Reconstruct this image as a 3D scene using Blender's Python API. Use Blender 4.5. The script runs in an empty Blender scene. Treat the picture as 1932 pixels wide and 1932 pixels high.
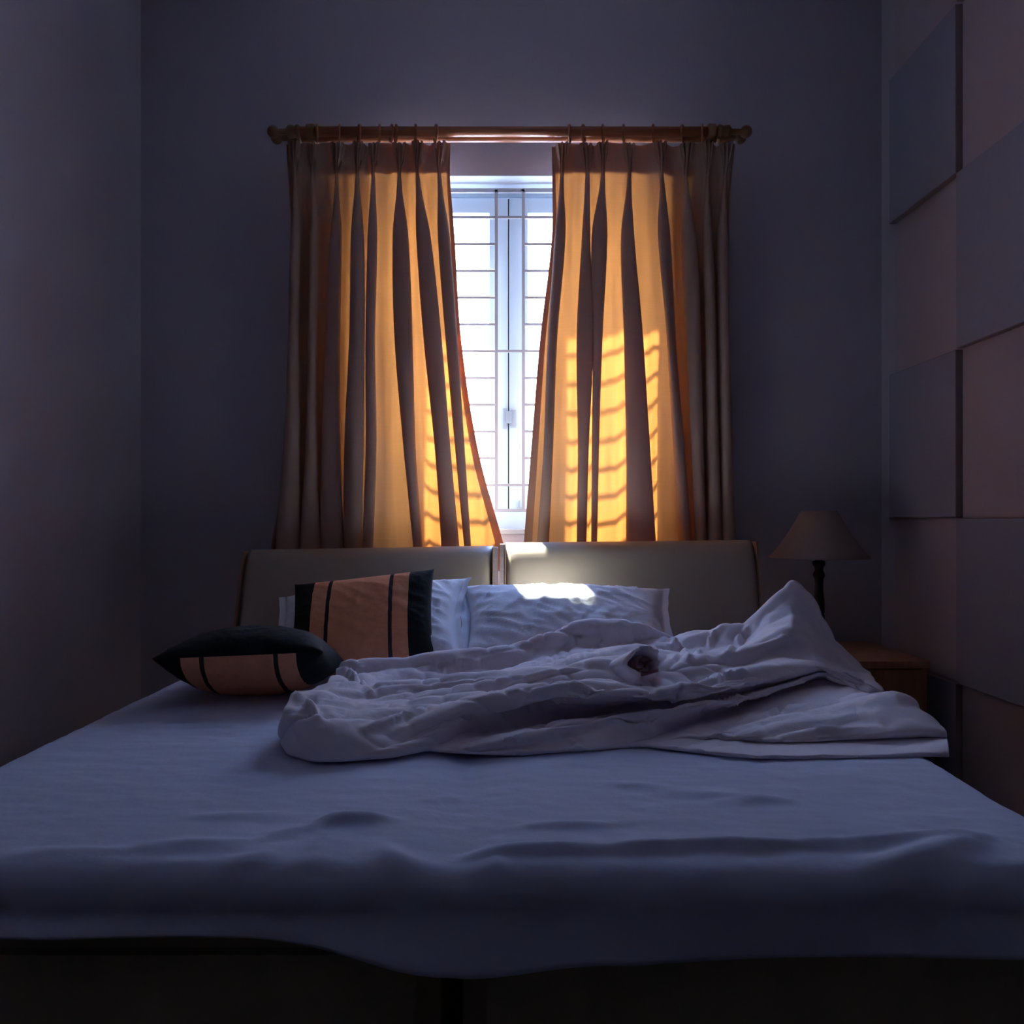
import bpy, bmesh, math, random
import numpy as np
from mathutils import Vector, Matrix, noise

random.seed(7)
SC = bpy.context.scene
COL = SC.collection
R = math.radians

# ------------------------------------------------------------------ camera
CAMZ, D0, F = 1.03, 3.6, 1633.0
cam_d = bpy.data.cameras.new('camera')
cam = bpy.data.objects.new('camera', cam_d)
COL.objects.link(cam)
cam.location = (0, -D0, CAMZ)
cam.rotation_euler = (R(90), 0, 0)
cam_d.sensor_width = 36
cam_d.sensor_height = 36
cam_d.lens = F / 1932 * 36
cam_d.shift_x = 6 / 1932
cam_d.shift_y = 19 / 1932
cam_d.clip_start = 0.05
SC.camera = cam

# ------------------------------------------------------------------ daylight
w = bpy.data.worlds.new('sky')
SC.world = w
w.use_nodes = True
nt = w.node_tree
nt.nodes.clear()
tc = nt.nodes.new('ShaderNodeTexCoord')
sp = nt.nodes.new('ShaderNodeSeparateXYZ')
rp = nt.nodes.new('ShaderNodeValToRGB')
mr = nt.nodes.new('ShaderNodeMapRange')
bg = nt.nodes.new('ShaderNodeBackground')
ou = nt.nodes.new('ShaderNodeOutputWorld')
nt.links.new(tc.outputs['Generated'], sp.inputs[0])
nt.links.new(sp.outputs['Z'], mr.inputs['Value'])
mr.inputs['From Min'].default_value = -0.2
mr.inputs['From Max'].default_value = 1.0
nt.links.new(mr.outputs[0], rp.inputs[0])
rp.color_ramp.elements[0].position = 0.15
rp.color_ramp.elements[0].color = (0.74, 0.86, 1.0, 1)
rp.color_ramp.elements[1].position = 0.9
rp.color_ramp.elements[1].color = (0.26, 0.44, 1.0, 1)
nt.links.new(rp.outputs[0], bg.inputs[0])
nt.links.new(bg.outputs[0], ou.inputs[0])
ms = nt.nodes.new('ShaderNodeMapRange')          # bright overcast glare higher up, dimmer towards the horizon
ms.inputs['From Min'].default_value = 0.0
ms.inputs['From Max'].default_value = 0.8
ms.inputs['To Min'].default_value = 7.5
ms.inputs['To Max'].default_value = 60
nt.links.new(sp.outputs['Z'], ms.inputs['Value'])
nt.links.new(ms.outputs[0], bg.inputs['Strength'])

sun_d = bpy.data.lights.new('sun', 'SUN')
sun = bpy.data.objects.new('sun', sun_d)
COL.objects.link(sun)
sun_d.energy = 90
sun_d.angle = R(1.3)
sun_d.color = (1.0, 0.93, 0.82)
SUN_EL, SUN_AZ = 57.5, 22.5           # elevation, sideways drift of the beam
sun.location = (0, 3, 5)
_dir = Vector((math.sin(R(SUN_AZ)) * math.cos(R(SUN_EL)), -math.cos(R(SUN_AZ)) * math.cos(R(SUN_EL)), -math.sin(R(SUN_EL))))
sun.rotation_euler = _dir.to_track_quat('-Z', 'Y').to_euler()

por_d = bpy.data.lights.new('window_daylight', 'AREA')
por = bpy.data.objects.new('window_daylight', por_d)
COL.objects.link(por)
por_d.shape = 'RECTANGLE'
por_d.size = 1.26
por_d.size_y = 1.55
por.location = (0.01, 0.30, 1.75)
por.rotation_euler = (R(-90), 0, 0)
por_d.cycles.is_portal = True

SC.view_settings.view_transform = 'Standard'
SC.view_settings.look = 'None'
SC.view_settings.exposure = -0.1
SC.view_settings.gamma = 1
SC.view_settings.use_curve_mapping = False
SC.cycles.max_bounces = 14
SC.cycles.diffuse_bounces = 12
SC.cycles.glossy_bounces = 3
SC.cycles.transmission_bounces = 8
SC.cycles.transparent_max_bounces = 16
SC.cycles.sample_clamp_indirect = 8
SC.cycles.caustics_reflective = False
SC.cycles.caustics_refractive = False
SC.cycles.use_denoising = True
try:
    SC.cycles.denoiser = 'OPENIMAGEDENOISE'
    SC.cycles.denoising_input_passes = 'RGB_ALBEDO_NORMAL'
except Exception:
    pass

# ------------------------------------------------------------------ helpers
def W(px, py, d):
    return Vector(((px - 960) * d / F, d - D0, CAMZ - (py - 985) * d / F))

def X(px, d):
    return (px - 960) * d / F

def Z(py, d):
    return CAMZ - (py - 985) * d / F

def link(name, me, m=None, parent=None, smooth=False):
    o = bpy.data.objects.new(name, me)
    COL.objects.link(o)
    if m is not None:
        for mm in (m if isinstance(m, (list, tuple)) else [m]):
            me.materials.append(mm)
    if smooth:
        me.polygons.foreach_set('use_smooth', [True] * len(me.polygons))
    if parent:
        o.parent = parent
    return o

def bm_obj(name, bm, m=None, parent=None, smooth=False):
    me = bpy.data.meshes.new(name)
    bm.normal_update()
    bm.to_mesh(me)
    bm.free()
    return link(name, me, m, parent, smooth)

def thing(name, label, cat, loc=(0, 0, 0), group=None):
    o = bpy.data.objects.new(name, None)
    o.empty_display_size = 0.1
    COL.objects.link(o)
    o.location = loc
    o['label'] = label
    o['category'] = cat
    if group:
        o['group'] = group
    return o

def tag(o, label, cat, group=None):
    o['label'] = label
    o['category'] = cat
    if group:
        o['group'] = group
    return o

def struct(o):
    o['kind'] = 'structure'
    return o

def at_local(o, parent):
    """child built in world coordinates: keep it there under the parent's location"""
    o.parent = parent
    o.matrix_parent_inverse = Matrix.Translation(parent.location).inverted()
    return o

def add_box(bm, x0, x1, y0, y1, z0, z1, bev=0.0, seg=2):
    r = bmesh.ops.create_cube(bm, size=1)
    vs = r['verts']
    for v in vs:
        v.co = Vector(((x0 + x1) / 2 + v.co.x * (x1 - x0), (y0 + y1) / 2 + v.co.y * (y1 - y0), (z0 + z1) / 2 + v.co.z * (z1 - z0)))
    if bev > 0:
        es = list({e for v in vs for e in v.link_edges})
        bmesh.ops.bevel(bm, geom=es, offset=bev, segments=seg, profile=0.6, affect='EDGES')

def box(name, x0, x1, y0, y1, z0, z1, m, parent=None, bev=0.0, seg=2):
    bm = bmesh.new()
    add_box(bm, x0, x1, y0, y1, z0, z1, bev, seg)
    o = bm_obj(name, bm, m)
    if parent:
        at_local(o, parent)
    return o

def add_lathe(bm, prof, origin, axis='Z', n=32):
    """prof: (radius, height) pairs"""
    rings = []
    for r, h in prof:
        ring = []
        for i in range(n):
            a = 2 * math.pi * i / n
            c, s = r * math.cos(a), r * math.sin(a)
            p = (c, s, h) if axis == 'Z' else ((h, c, s) if axis == 'X' else (c, h, s))
            ring.append(bm.verts.new(Vector(p) + Vector(origin)))
        rings.append(ring)
    for a, b in zip(rings[:-1], rings[1:]):
        for i in range(n):
            j = (i + 1) % n
            bm.faces.new((a[i], a[j], b[j], b[i]))
    for ring, rev in ((rings[0], True), (rings[-1], False)):
        try:
            bm.faces.new(ring[::-1] if rev else ring)
        except Exception:
            pass
    bmesh.ops.recalc_face_normals(bm, faces=bm.faces)

def lathe(name, prof, origin, m, parent=None, axis='Z', n=32):
    bm = bmesh.new()
    add_lathe(bm, prof, origin, axis, n)
    o = bm_obj(name, bm, m, smooth=True)
    if parent:
        at_local(o, parent)
    return o

def add_torus(bm, c, Rr, r, axis='X', n=28, k=10, arc=None, ell=1.0):
    rows = []
    for i in range(n):
        a = 2 * math.pi * i / n
        row = []
        for j in range(k):
            b = 2 * math.pi * j / k
            rad = Rr + r * math.cos(b)
            p = (r * math.sin(b), rad * math.cos(a), rad * math.sin(a) * ell)
            if axis == 'Z':
                p = (rad * math.cos(a), rad * math.sin(a), r * math.sin(b))
            row.append(bm.verts.new(Vector(p) + Vector(c)))
        rows.append(row)
    for i in range(n):
        for j in range(k):
            bm.faces.new((rows[i][j], rows[(i + 1) % n][j], rows[(i + 1) % n][(j + 1) % k], rows[i][(j + 1) % k]))

def grid_mesh(name, P, closed_u=False):
    """P: (rows, cols, 3) array"""
    nr, nc = P.shape[:2]
    verts = P.reshape(-1, 3).tolist()
    faces = []
    for i in range(nr - 1):
        for j in range(nc - 1 if not closed_u else nc):
            k = (j + 1) % nc
            faces.append((i * nc + j, i * nc + k, (i + 1) * nc + k, (i + 1) * nc + j))
    me = bpy.data.meshes.new(name)
    me.from_pydata(verts, [], faces)
    me.update()
    return me

# ------------------------------------------------------------------ materials
def mat(name, col, rough=0.6, spec=0.3, metal=0.0, bump=0.0, bscale=200, var=0.0, vscale=8, stretch=None, sheen=0.0):
    m = bpy.data.materials.new(name)
    m.use_nodes = True
    n = m.node_tree
    b = n.nodes['Principled BSDF']
    b.inputs['Base Color'].default_value = (*col, 1)
    b.inputs['Roughness'].default_value = rough
    b.inputs['Metallic'].default_value = metal
    b.inputs['Specular IOR Level'].default_value = spec
    if sheen:
        b.inputs['Sheen Weight'].default_value = sheen
    t = n.nodes.new('ShaderNodeTexCoord')
    mp = n.nodes.new('ShaderNodeMapping')
    n.links.new(t.outputs['Object'], mp.inputs[0])
    if stretch:
        mp.inputs['Scale'].default_value = stretch
    if var > 0:
        nz = n.nodes.new('ShaderNodeTexNoise')
        nz.inputs['Scale'].default_value = vscale
        nz.inputs['Detail'].default_value = 5
        n.links.new(mp.outputs[0], nz.inputs['Vector'])
        cr = n.nodes.new('ShaderNodeValToRGB')
        cr.color_ramp.elements[0].position = 0.3
        cr.color_ramp.elements[1].position = 0.7
        cr.color_ramp.elements[0].color = (*[c * (1 - var) for c in col], 1)
        cr.color_ramp.elements[1].color = (*[min(1, c * (1 + var)) for c in col], 1)
        n.links.new(nz.outputs['Fac'], cr.inputs[0])
        n.links.new(cr.outputs[0], b.inputs['Base Color'])
    if bump > 0:
        nb = n.nodes.new('ShaderNodeTexNoise')
        nb.inputs['Scale'].default_value = bscale
        nb.inputs['Detail'].default_value = 4
        n.links.new(mp.outputs[0], nb.inputs['Vector'])
        bp = n.nodes.new('ShaderNodeBump')
        bp.inputs['Strength'].default_value = bump
        bp.inputs['Distance'].default_value = 0.01
        n.links.new(nb.outputs['Fac'], bp.inputs['Height'])
        n.links.new(bp.outputs[0], b.inputs['Normal'])
    return m

def wood(name, c1, c2, rough=0.35, stretch=(1, 1, 12)):
    m = mat(name, c1, rough, 0.4)
    n = m.node_tree
    b = n.nodes['Principled BSDF']
    t = n.nodes.new('ShaderNodeTexCoord')
    mp = n.nodes.new('ShaderNodeMapping')
    mp.inputs['Scale'].default_value = stretch
    nz = n.nodes.new('ShaderNodeTexNoise')
    nz.inputs['Scale'].default_value = 6
    nz.inputs['Detail'].default_value = 8
    nz.inputs['Distortion'].default_value = 0.6
    cr = n.nodes.new('ShaderNodeValToRGB')
    cr.color_ramp.elements[0].position = 0.35
    cr.color_ramp.elements[1].position = 0.65
    cr.color_ramp.elements[0].color = (*c1, 1)
    cr.color_ramp.elements[1].color = (*c2, 1)
    n.links.new(t.outputs['Object'], mp.inputs[0])
    n.links.new(mp.outputs[0], nz.inputs['Vector'])
    n.links.new(nz.outputs['Fac'], cr.inputs[0])
    n.links.new(cr.outputs[0], b.inputs['Base Color'])
    return m

def cloth(name, diff, trans, fac, wscale=900, bump=0.15, crinkle=0.0):
    """thin fabric that lets light through"""
    m = bpy.data.materials.new(name)
    m.use_nodes = True
    n = m.node_tree
    n.nodes.clear()
    out = n.nodes.new('ShaderNodeOutputMaterial')
    mx = n.nodes.new('ShaderNodeMixShader')
    d = n.nodes.new('ShaderNodeBsdfDiffuse')
    t = n.nodes.new('ShaderNodeBsdfTranslucent')
    d.inputs['Color'].default_value = (*diff, 1)
    t.inputs['Color'].default_value = (*trans, 1)
    mx.inputs[0].default_value = fac
    n.links.new(d.outputs[0], mx.inputs[1])
    n.links.new(t.outputs[0], mx.inputs[2])
    n.links.new(mx.outputs[0], out.inputs[0])
    tc = n.nodes.new('ShaderNodeTexCoord')
    # slubs in the weave: thin threads let a little less light through
    mp = n.nodes.new('ShaderNodeMapping')
    mp.inputs['Scale'].default_value = (4, 4, 90)
    nz = n.nodes.new('ShaderNodeTexNoise')
    nz.inputs['Scale'].default_value = 3
    nz.inputs['Detail'].default_value = 6
    n.links.new(tc.outputs['Object'], mp.inputs[0])
    n.links.new(mp.outputs[0], nz.inputs['Vector'])
    mr = n.nodes.new('ShaderNodeMapRange')
    mr.inputs['From Min'].default_value = 0.3
    mr.inputs['From Max'].default_value = 0.7
    mr.inputs['To Min'].default_value = 0.82
    mr.inputs['To Max'].default_value = 1.08
    n.links.new(nz.outputs['Fac'], mr.inputs['Value'])
    mp2 = n.nodes.new('ShaderNodeMapping')
    mp2.inputs['Scale'].default_value = (34, 34, 1.6)
    nz2 = n.nodes.new('ShaderNodeTexNoise')
    nz2.inputs['Scale'].default_value = 1
    nz2.inputs['Detail'].default_value = 4
    n.links.new(tc.outputs['Object'], mp2.inputs[0])
    n.links.new(mp2.outputs[0], nz2.inputs['Vector'])
    mr2 = n.nodes.new('ShaderNodeMapRange')
    mr2.inputs['From Min'].default_value = 0.3
    mr2.inputs['From Max'].default_value = 0.7
    mr2.inputs['To Min'].default_value = 0.68
    mr2.inputs['To Max'].default_value = 1.12
    n.links.new(nz2.outputs['Fac'], mr2.inputs['Value'])
    mm = n.nodes.new('ShaderNodeMath')
    mm.operation = 'MULTIPLY'
    n.links.new(mr.outputs[0], mm.inputs[0])
    n.links.new(mr2.outputs[0], mm.inputs[1])
    mc = n.nodes.new('ShaderNodeMix')
    mc.data_type = 'RGBA'
    mc.blend_type = 'MULTIPLY'
    mc.inputs[0].default_value = 1
    mc.inputs[6].default_value = (*trans, 1)
    n.links.new(mm.outputs[0], mc.inputs[7])
    n.links.new(mc.outputs[2], t.inputs['Color'])
    bp = n.nodes.new('ShaderNodeBump')
    bp.inputs['Strength'].default_value = bump
    bp.inputs['Distance'].default_value = 0.004
    n2 = n.nodes.new('ShaderNodeTexNoise')
    n2.inputs['Scale'].default_value = 14
    n2.inputs['Detail'].default_value = 6
    n.links.new(tc.outputs['Object'], n2.inputs['Vector'])
    n.links.new(n2.outputs['Fac'], bp.inputs['Height'])
    n.links.new(bp.outputs[0], d.inputs['Normal'])
    n.links.new(bp.outputs[0], t.inputs['Normal'])
    return m

M = {}
M['wall'] = mat('plaster_wall', (0.43, 0.41, 0.475), 0.85, 0.1, bump=0.08, bscale=60, var=0.03, vscale=2)
M['light_fin'] = mat('light_fin_grey', (0.25, 0.25, 0.27), 0.9, 0.1)  # grey of the unseen fins added to block side light
M['far'] = mat('wall_dark_low_bounce', (0.055, 0.042, 0.035), 0.6, 0.2)  # unseen wall behind the camera, darkened to cut bounced light
M['ceiling'] = mat('plaster_ceiling', (0.84, 0.86, 0.92), 0.9, 0.1)
M['floor'] = mat('floor_tile', (0.10, 0.08, 0.07), 0.5, 0.3, var=0.1, vscale=3)
M['reveal'] = mat('reveal_paint', (0.40, 0.43, 0.47), 0.7, 0.2)
M['panel_dark'] = mat('panel_blue_grey', (0.29, 0.30, 0.38), 0.6, 0.3, bump=0.1, bscale=150)
M['panel_light'] = mat('panel_mauve', (0.44, 0.38, 0.42), 0.8, 0.1, bump=0.1, bscale=150)
M['panel_edge'] = mat('panel_edge_brown', (0.30, 0.24, 0.24), 0.7, 0.2)
M['skirt'] = mat('skirting_dark', (0.10, 0.07, 0.06), 0.5, 0.3)
M['frame'] = mat('window_frame_paint', (0.55, 0.68, 0.78), 0.4, 0.4)
M['gap'] = mat('plain_black', (0.03, 0.03, 0.035), 0.8, 0.1)  # black for the shaded sash gap and the bed feet
M['grille'] = mat('grille_paint', (0.30, 0.30, 0.33), 0.4, 0.4)
M['handle'] = mat('handle_grey', (0.35, 0.40, 0.45), 0.35, 0.5)
M['rod'] = wood('rod_cherry', (0.30, 0.10, 0.045), (0.42, 0.16, 0.07), 0.28, (0.6, 10, 10))
M['rod_ball'] = wood('ball_cherry', (0.16, 0.08, 0.035), (0.24, 0.12, 0.05), 0.4, (2, 2, 2))
M['hook'] = mat('hook_steel', (0.5, 0.5, 0.5), 0.3, 0.5, metal=0.8)
M['curtain'] = cloth('curtain_linen', (0.50, 0.37, 0.31), (0.95, 0.315, 0.062), 0.158, bump=0.25)
M['heading'] = cloth('curtain_heading', (0.46, 0.36, 0.30), (0.55, 0.20, 0.06), 0.12)
M['hb_pad'] = mat('headboard_vinyl', (0.38, 0.315, 0.25), 0.42, 0.35, bump=0.05, bscale=300, var=0.03)
M['hb_side'] = wood('headboard_side', (0.33, 0.26, 0.26), (0.40, 0.32, 0.32), 0.5)
M['hb_line'] = mat('headboard_edge_brown', (0.34, 0.22, 0.16), 0.5, 0.3)
M['base'] = mat('divan_fabric', (0.55, 0.47, 0.34), 0.9, 0.1, bump=0.2, bscale=300)
M['mattress'] = mat('mattress_ticking', (0.55, 0.55, 0.58), 0.9, 0.1)
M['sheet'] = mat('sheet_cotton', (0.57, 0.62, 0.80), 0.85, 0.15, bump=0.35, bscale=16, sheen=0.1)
M['duvet'] = mat('duvet_cotton', (0.80, 0.75, 0.82), 0.85, 0.15, bump=0.35, bscale=18, sheen=0.1)
M['duvet_in'] = mat('duvet_roll_shade', (0.40, 0.24, 0.24), 0.9, 0.1)  # darker red-brown, shade painted into the inside of the roll
M['pillow'] = mat('pillowcase_white', (0.84, 0.88, 0.95), 0.8, 0.15, bump=0.3, bscale=20, sheen=0.1)
M['black'] = mat('cushion_black', (0.012, 0.014, 0.016), 0.8, 0.2, bump=0.3, bscale=40)
M['orange'] = mat('cushion_orange', (0.85, 0.36, 0.19), 0.85, 0.1, bump=0.3, bscale=60, var=0.05, vscale=30)
M['stripe'] = mat('cushion_stripe', (0.06, 0.045, 0.045), 0.85, 0.1)
M['table'] = wood('bedside_wood', (0.30, 0.13, 0.06), (0.40, 0.19, 0.09), 0.45, (8, 8, 1))
M['shade'] = cloth('shade_linen', (0.30, 0.235, 0.215), (0.6, 0.45, 0.35), 0.08)
M['stem'] = mat('lamp_iron', (0.012, 0.010, 0.010), 0.4, 0.5)
M['socket'] = mat('lamp_brass', (0.35, 0.12, 0.05), 0.4, 0.5, metal=0.5)

gl = bpy.data.materials.new('window_glass')
gl.use_nodes = True
g = gl.node_tree
g.nodes.clear()
go = g.nodes.new('ShaderNodeOutputMaterial')
gm = g.nodes.new('ShaderNodeMixShader')
gt = g.nodes.new('ShaderNodeBsdfTransparent')
gt.inputs[0].default_value = (0.93, 0.97, 0.98, 1)
gg = g.nodes.new('ShaderNodeBsdfGlossy')
gg.inputs['Roughness'].default_value = 0.02
gm.inputs[0].default_value = 0.05
g.links.new(gt.outputs[0], gm.inputs[1])
g.links.new(gg.outputs[0], gm.inputs[2])
g.links.new(gm.outputs[0], go.inputs[0])
M['glass'] = gl

# ------------------------------------------------------------------ room
XL, XR, YF, ZC = -1.53, 1.55, -4.9, 3.28
WX0, WX1 = X(684, 3.6), X(1240, 3.6)      # window opening
WZ0, WZ1 = Z(999, 3.6), Z(330, 3.6)
WT = 0.22                                  # wall thickness
struct(box('floor', XL - .2, XR + .2, YF - .2, .25, -0.1, 0, M['floor']))
struct(box('ceiling', XL - .2, XR + .2, YF - .2, .25, ZC, ZC + .1, M['ceiling']))
bm = bmesh.new()
add_box(bm, XL - .2, WX0, 0, WT, 0, ZC)
add_box(bm, WX1, XR + .2, 0, WT, 0, ZC)
add_box(bm, WX0, WX1, 0, WT, 0, WZ0)
add_box(bm, WX0, WX1, 0, WT, WZ1, ZC)
struct(bm_obj('wall_back', bm, M['wall']))
struct(box('wall_left', XL - .2, XL, YF, 0, 0, ZC, M['wall']))
struct(box('wall_right', XR, XR + .2, YF, 0, 0, ZC, M['wall']))
struct(box('wall_front', XL - .2, XR + .2, YF - .2, YF, 0, ZC, M['far']))
struct(box('baseboard_right', XR - .012, XR, -1.2, -0.001, 0, 0.09, M['skirt'], bev=.003))
struct(box('baseboard_left', XL, XL + .012, YF, -0.001, 0, 0.09, M['skirt'], bev=.003))

# right wall: checkerboard of raised panels over a lighter wall
cols = [2.95 - 1.55 * 1, 2.43, 2.95, 3.467]
cols = [1.39, 1.91, 2.43, 2.95, 3.467]
rows = [-0.03, 0.48, 1.045, 1.62, 2.22, 2.80, 3.38]
ti = 1
bmw = bmesh.new()
for i in range(len(cols) - 1):
    for j in range(len(rows) - 1):
        d0, d1, z0, z1 = cols[i], cols[i + 1], rows[j], rows[j + 1]
        z0 = max(z0, 0.0)
        # column nearest the window (i == 3) is raised in rows 0, 2, 4
        raised = ((i - 3) + j) % 2 == 0
        t = 0.027 if raised else 0.003
        if raised:
            bm = bmesh.new()
            add_box(bm, XR - t, XR, d0 - D0 + .002, d1 - D0 - .002, z0 + .002, z1 - .002, .002, 1)
            o = bm_obj('trim_%d' % ti, bm, [M['panel_dark'], M['panel_edge']])
            for p in o.data.polygons:
                if p.normal.x > -0.9:
                    p.material_index = 1
        else:
            bm = bmesh.new()
            add_box(bm, XR - t, XR, d0 - D0, d1 - D0, z0, z1)
            o = bm_obj('trim_%d' % ti, bm, M['panel_light'])
        struct(o)
        ti += 1

# ------------------------------------------------------------------ window
win = bpy.data.objects.new('window_1', None)
COL.objects.link(win)
win.location = ((WX0 + WX1) / 2, 0.19, WZ0)
struct(win)
DW = 3.78                                  # depth of the frame plane
fy0, fy1 = DW - D0, DW - D0 + .045
zt, zb = Z(364, DW), Z(999, DW)
bm = bmesh.new()
fx0, fx1 = WX0, WX1
add_box(bm, fx0, fx1, fy0, fy1, Z(373, DW), WZ1 + .001, .003)
add_box(bm, fx0, fx1, fy0, fy1, WZ0, Z(963, DW), .003)
add_box(bm, fx0, fx0 + .05, fy0, fy1, Z(963, DW), Z(373, DW), .003)
add_box(bm, fx1 - .05, fx1, fy0, fy1, Z(963, DW), Z(373, DW), .003)
at_local(bm_obj('window_frame', bm, M['frame']), win)
xm = X(959.5, DW)
for s in (-1, 1):
    xa, xb = (fx0 + .052, xm - .0022) if s < 0 else (xm + .0022, fx1 - .052)
    bm = bmesh.new()
    y0, y1 = fy0 - .012, fy1 - .012
    za, zb2 = Z(961, DW), Z(375, DW)
    st, rt = .082, .067
    add_box(bm, xa, xa + st, y0, y1, za, zb2, .004)
    add_box(bm, xb - st, xb, y0, y1, za, zb2, .004)
    add_box(bm, xa + st - .003, xb - st + .003, y0, y1, zb2 - rt, zb2, .004)
    add_box(bm, xa + st - .003, xb - st + .003, y0, y1, za, za + rt, .004)
    sash = bm_obj('sash', bm, M['frame'])
    at_local(sash, win)
    pn = box('pane', xa + st - .003, xb - st + .003, (y0 + y1) / 2 - .003, (y0 + y1) / 2 + .003, za + rt - .003, zb2 - rt + .003, M['glass'])
    pn.parent = sash
    pn.matrix_parent_inverse = (win.matrix_basis @ Matrix()).inverted() if False else Matrix.Identity(4)
# black strip standing in for the shade in the gap between the sashes
at_local(box('gap_shade_strip', xm - .0022, xm + .0022, fy0 + .002, fy0 + .02, Z(961, DW), Z(375, DW), M['gap']), win)
bm = bmesh.new()
add_box(bm, X(948, DW), X(956, DW), fy0 - .03, fy0 - .012, Z(810, DW), Z(772, DW), .003)
add_box(bm, X(964, DW), X(974, DW), fy0 - .022, fy0 - .012, Z(808, DW), Z(774, DW), .003)
add_box(bm, X(955, DW), X(965, DW), fy0 - .036, fy0 - .016, Z(800, DW), Z(777, DW), .003)
at_local(bm_obj('window_handle', bm, M['handle']), win)
bm = bmesh.new()
add_box(bm, X(976, DW), X(984, DW), fy0 - .022, fy0 - .011, Z(962, DW), Z(957, DW), .001)
add_box(bm, X(979, DW), X(981.5, DW), fy0 - .026, fy0 - .012, Z(957, DW), Z(944, DW), .001)
at_local(bm_obj('window_latch', bm, M['handle']), win)
# reveal lining and stool
bm = bmesh.new()
add_box(bm, WX0, WX1, 0.0, fy0, WZ1 - .004, WZ1 + .001)
add_box(bm, WX0 - .001, WX0 + .004, 0.0, fy0, WZ0, WZ1)
add_box(bm, WX1 - .004, WX1 + .001, 0.0, fy0, WZ0, WZ1)
struct(bm_obj('trim_50', bm, M['reveal']))
struct(box('trim_51', WX0 - .0, WX1 + .0, -.012, fy0, WZ0 - .02, WZ0 + .002, M['reveal'], bev=.003))

# unseen pale ground outside, added to throw light up through the window
ext = struct(box('ground_outside', -14, 14, .26, 18, -.9, -.8, mat('paving', (0.56, 0.58, 0.62), 0.9, 0.1, var=.05)))

struct(box('trim_52', WX0 - .30, WX0 - .14, WT, WT + .55, WZ0 - .1, WZ1 + .3, M['light_fin']))  # unseen fin, added to keep slanting sky light off the side walls
struct(box('trim_53', WX1 + .02, WX1 + .16, WT, WT + .55, WZ0 - .1, WZ1 + .3, M['light_fin']))  # second added light-blocking fin, on the right

# painted steel grille
DG = 3.69
yg = DG - D0
gr = thing('window_grille', 'pale painted steel security grille of square bars across the window', 'grille', (0, yg, Z(965, DG)))
hb = .0066
vxs = [X(p, DG) for p in (734, 936.5, 987.5, 1190)]
for pa, pb in ((364, 356), (966, 960)):
    at_local(box('rail', WX0, WX1, yg - hb, yg + hb, Z(pa, DG), Z(pb, DG), M['grille'], bev=.002, seg=1), gr)
for x in vxs:
    at_local(box('upright_bar', x - hb, x + hb, yg - hb, yg + hb, Z(962, DG), Z(358, DG), M['grille'], bev=.001, seg=1), gr)
ys = [410.5 + 50.45 * i for i in range(11)]
for i, py in enumerate(ys):
    z = Z(py, DG)
    if i in (0, 5, 10):
        at_local(box('cross_bar', WX0, WX1, yg - hb * .8, yg + hb * .8, z - hb * .8, z + hb * .8, M['grille'], bev=.001, seg=1), gr)
    else:
        for a, b in ((WX0, vxs[1]), (vxs[2], WX1)):
            at_local(box('cross_bar', a, b, yg - hb * .8, yg + hb * .8, z - hb * .8, z + hb * .8, M['grille'], bev=.001, seg=1), gr)

# ------------------------------------------------------------------ curtain rod
DF, DR = 3.405, 3.462
zf, zr = Z(248.5, DF), Z(260.5, DR)
rod = thing('curtain_rod', 'double cherry-brown wooden curtain rod with ball finials over the window', 'curtain rod', (X(960, DF), DF - D0, zf))
for d, z, r, xl, xr in ((DF, zf, .0195, 545, 1375), (DR, zr, .017, 548, 1372)):
    at_local(lathe('pole', [(r, X(xl, d)), (r, X(xr, d))], (0, d - D0, z), M['rod'], axis='X', n=28), rod)
    for s in (-1, 1):
        xe = X(xl, d) if s < 0 else X(xr, d)
        far = {(-1, DF): 504, (1, DF): 1419, (-1, DR): 511, (1, DR): 1408}[(s, d)]
        L = abs(X(far, d) - xe)
        b = .024
        pr = [(r + .001, -.045 * s), (r + .007, -.04 * s), (r + .007, -.03 * s), (r + .002, -.025 * s), (r + .006, -.012 * s), (r + .006, .0), (.012, .012 * s), (.011, (L - 2 * b + .004) * s)]
        for k in range(1, 11):
            a = math.pi * (0.14 + 0.86 * k / 10)
            pr.append((max(b * math.sin(a), .0006), (L - b - b * math.cos(a)) * s))
        at_local(lathe('finial', pr, (xe, d - D0, z), M['rod_ball'], axis='X', n=28), rod)
for xb in (586, 1342):
    bm = bmesh.new()
    x = X(xb, DF)
    add_lathe(bm, [(.026, x - .016), (.030, x - .012), (.030, x + .012), (.026, x + .016)], (0, DF - D0, zf), 'X', 24)
    add_lathe(bm, [(.024, x - .016), (.028, x - .012), (.028, x + .012), (.024, x + .016)], (0, DR - D0, zr), 'X', 24)
    add_lathe(bm, [(.015, DF - D0 + .02), (.015, -.012), (.032, -.012), (.034, .0)], (x, 0, (zf + zr) / 2), 'Y', 20)
    at_local(bm_obj('bracket', bm, M['rod_ball'], smooth=True), rod)

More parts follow.
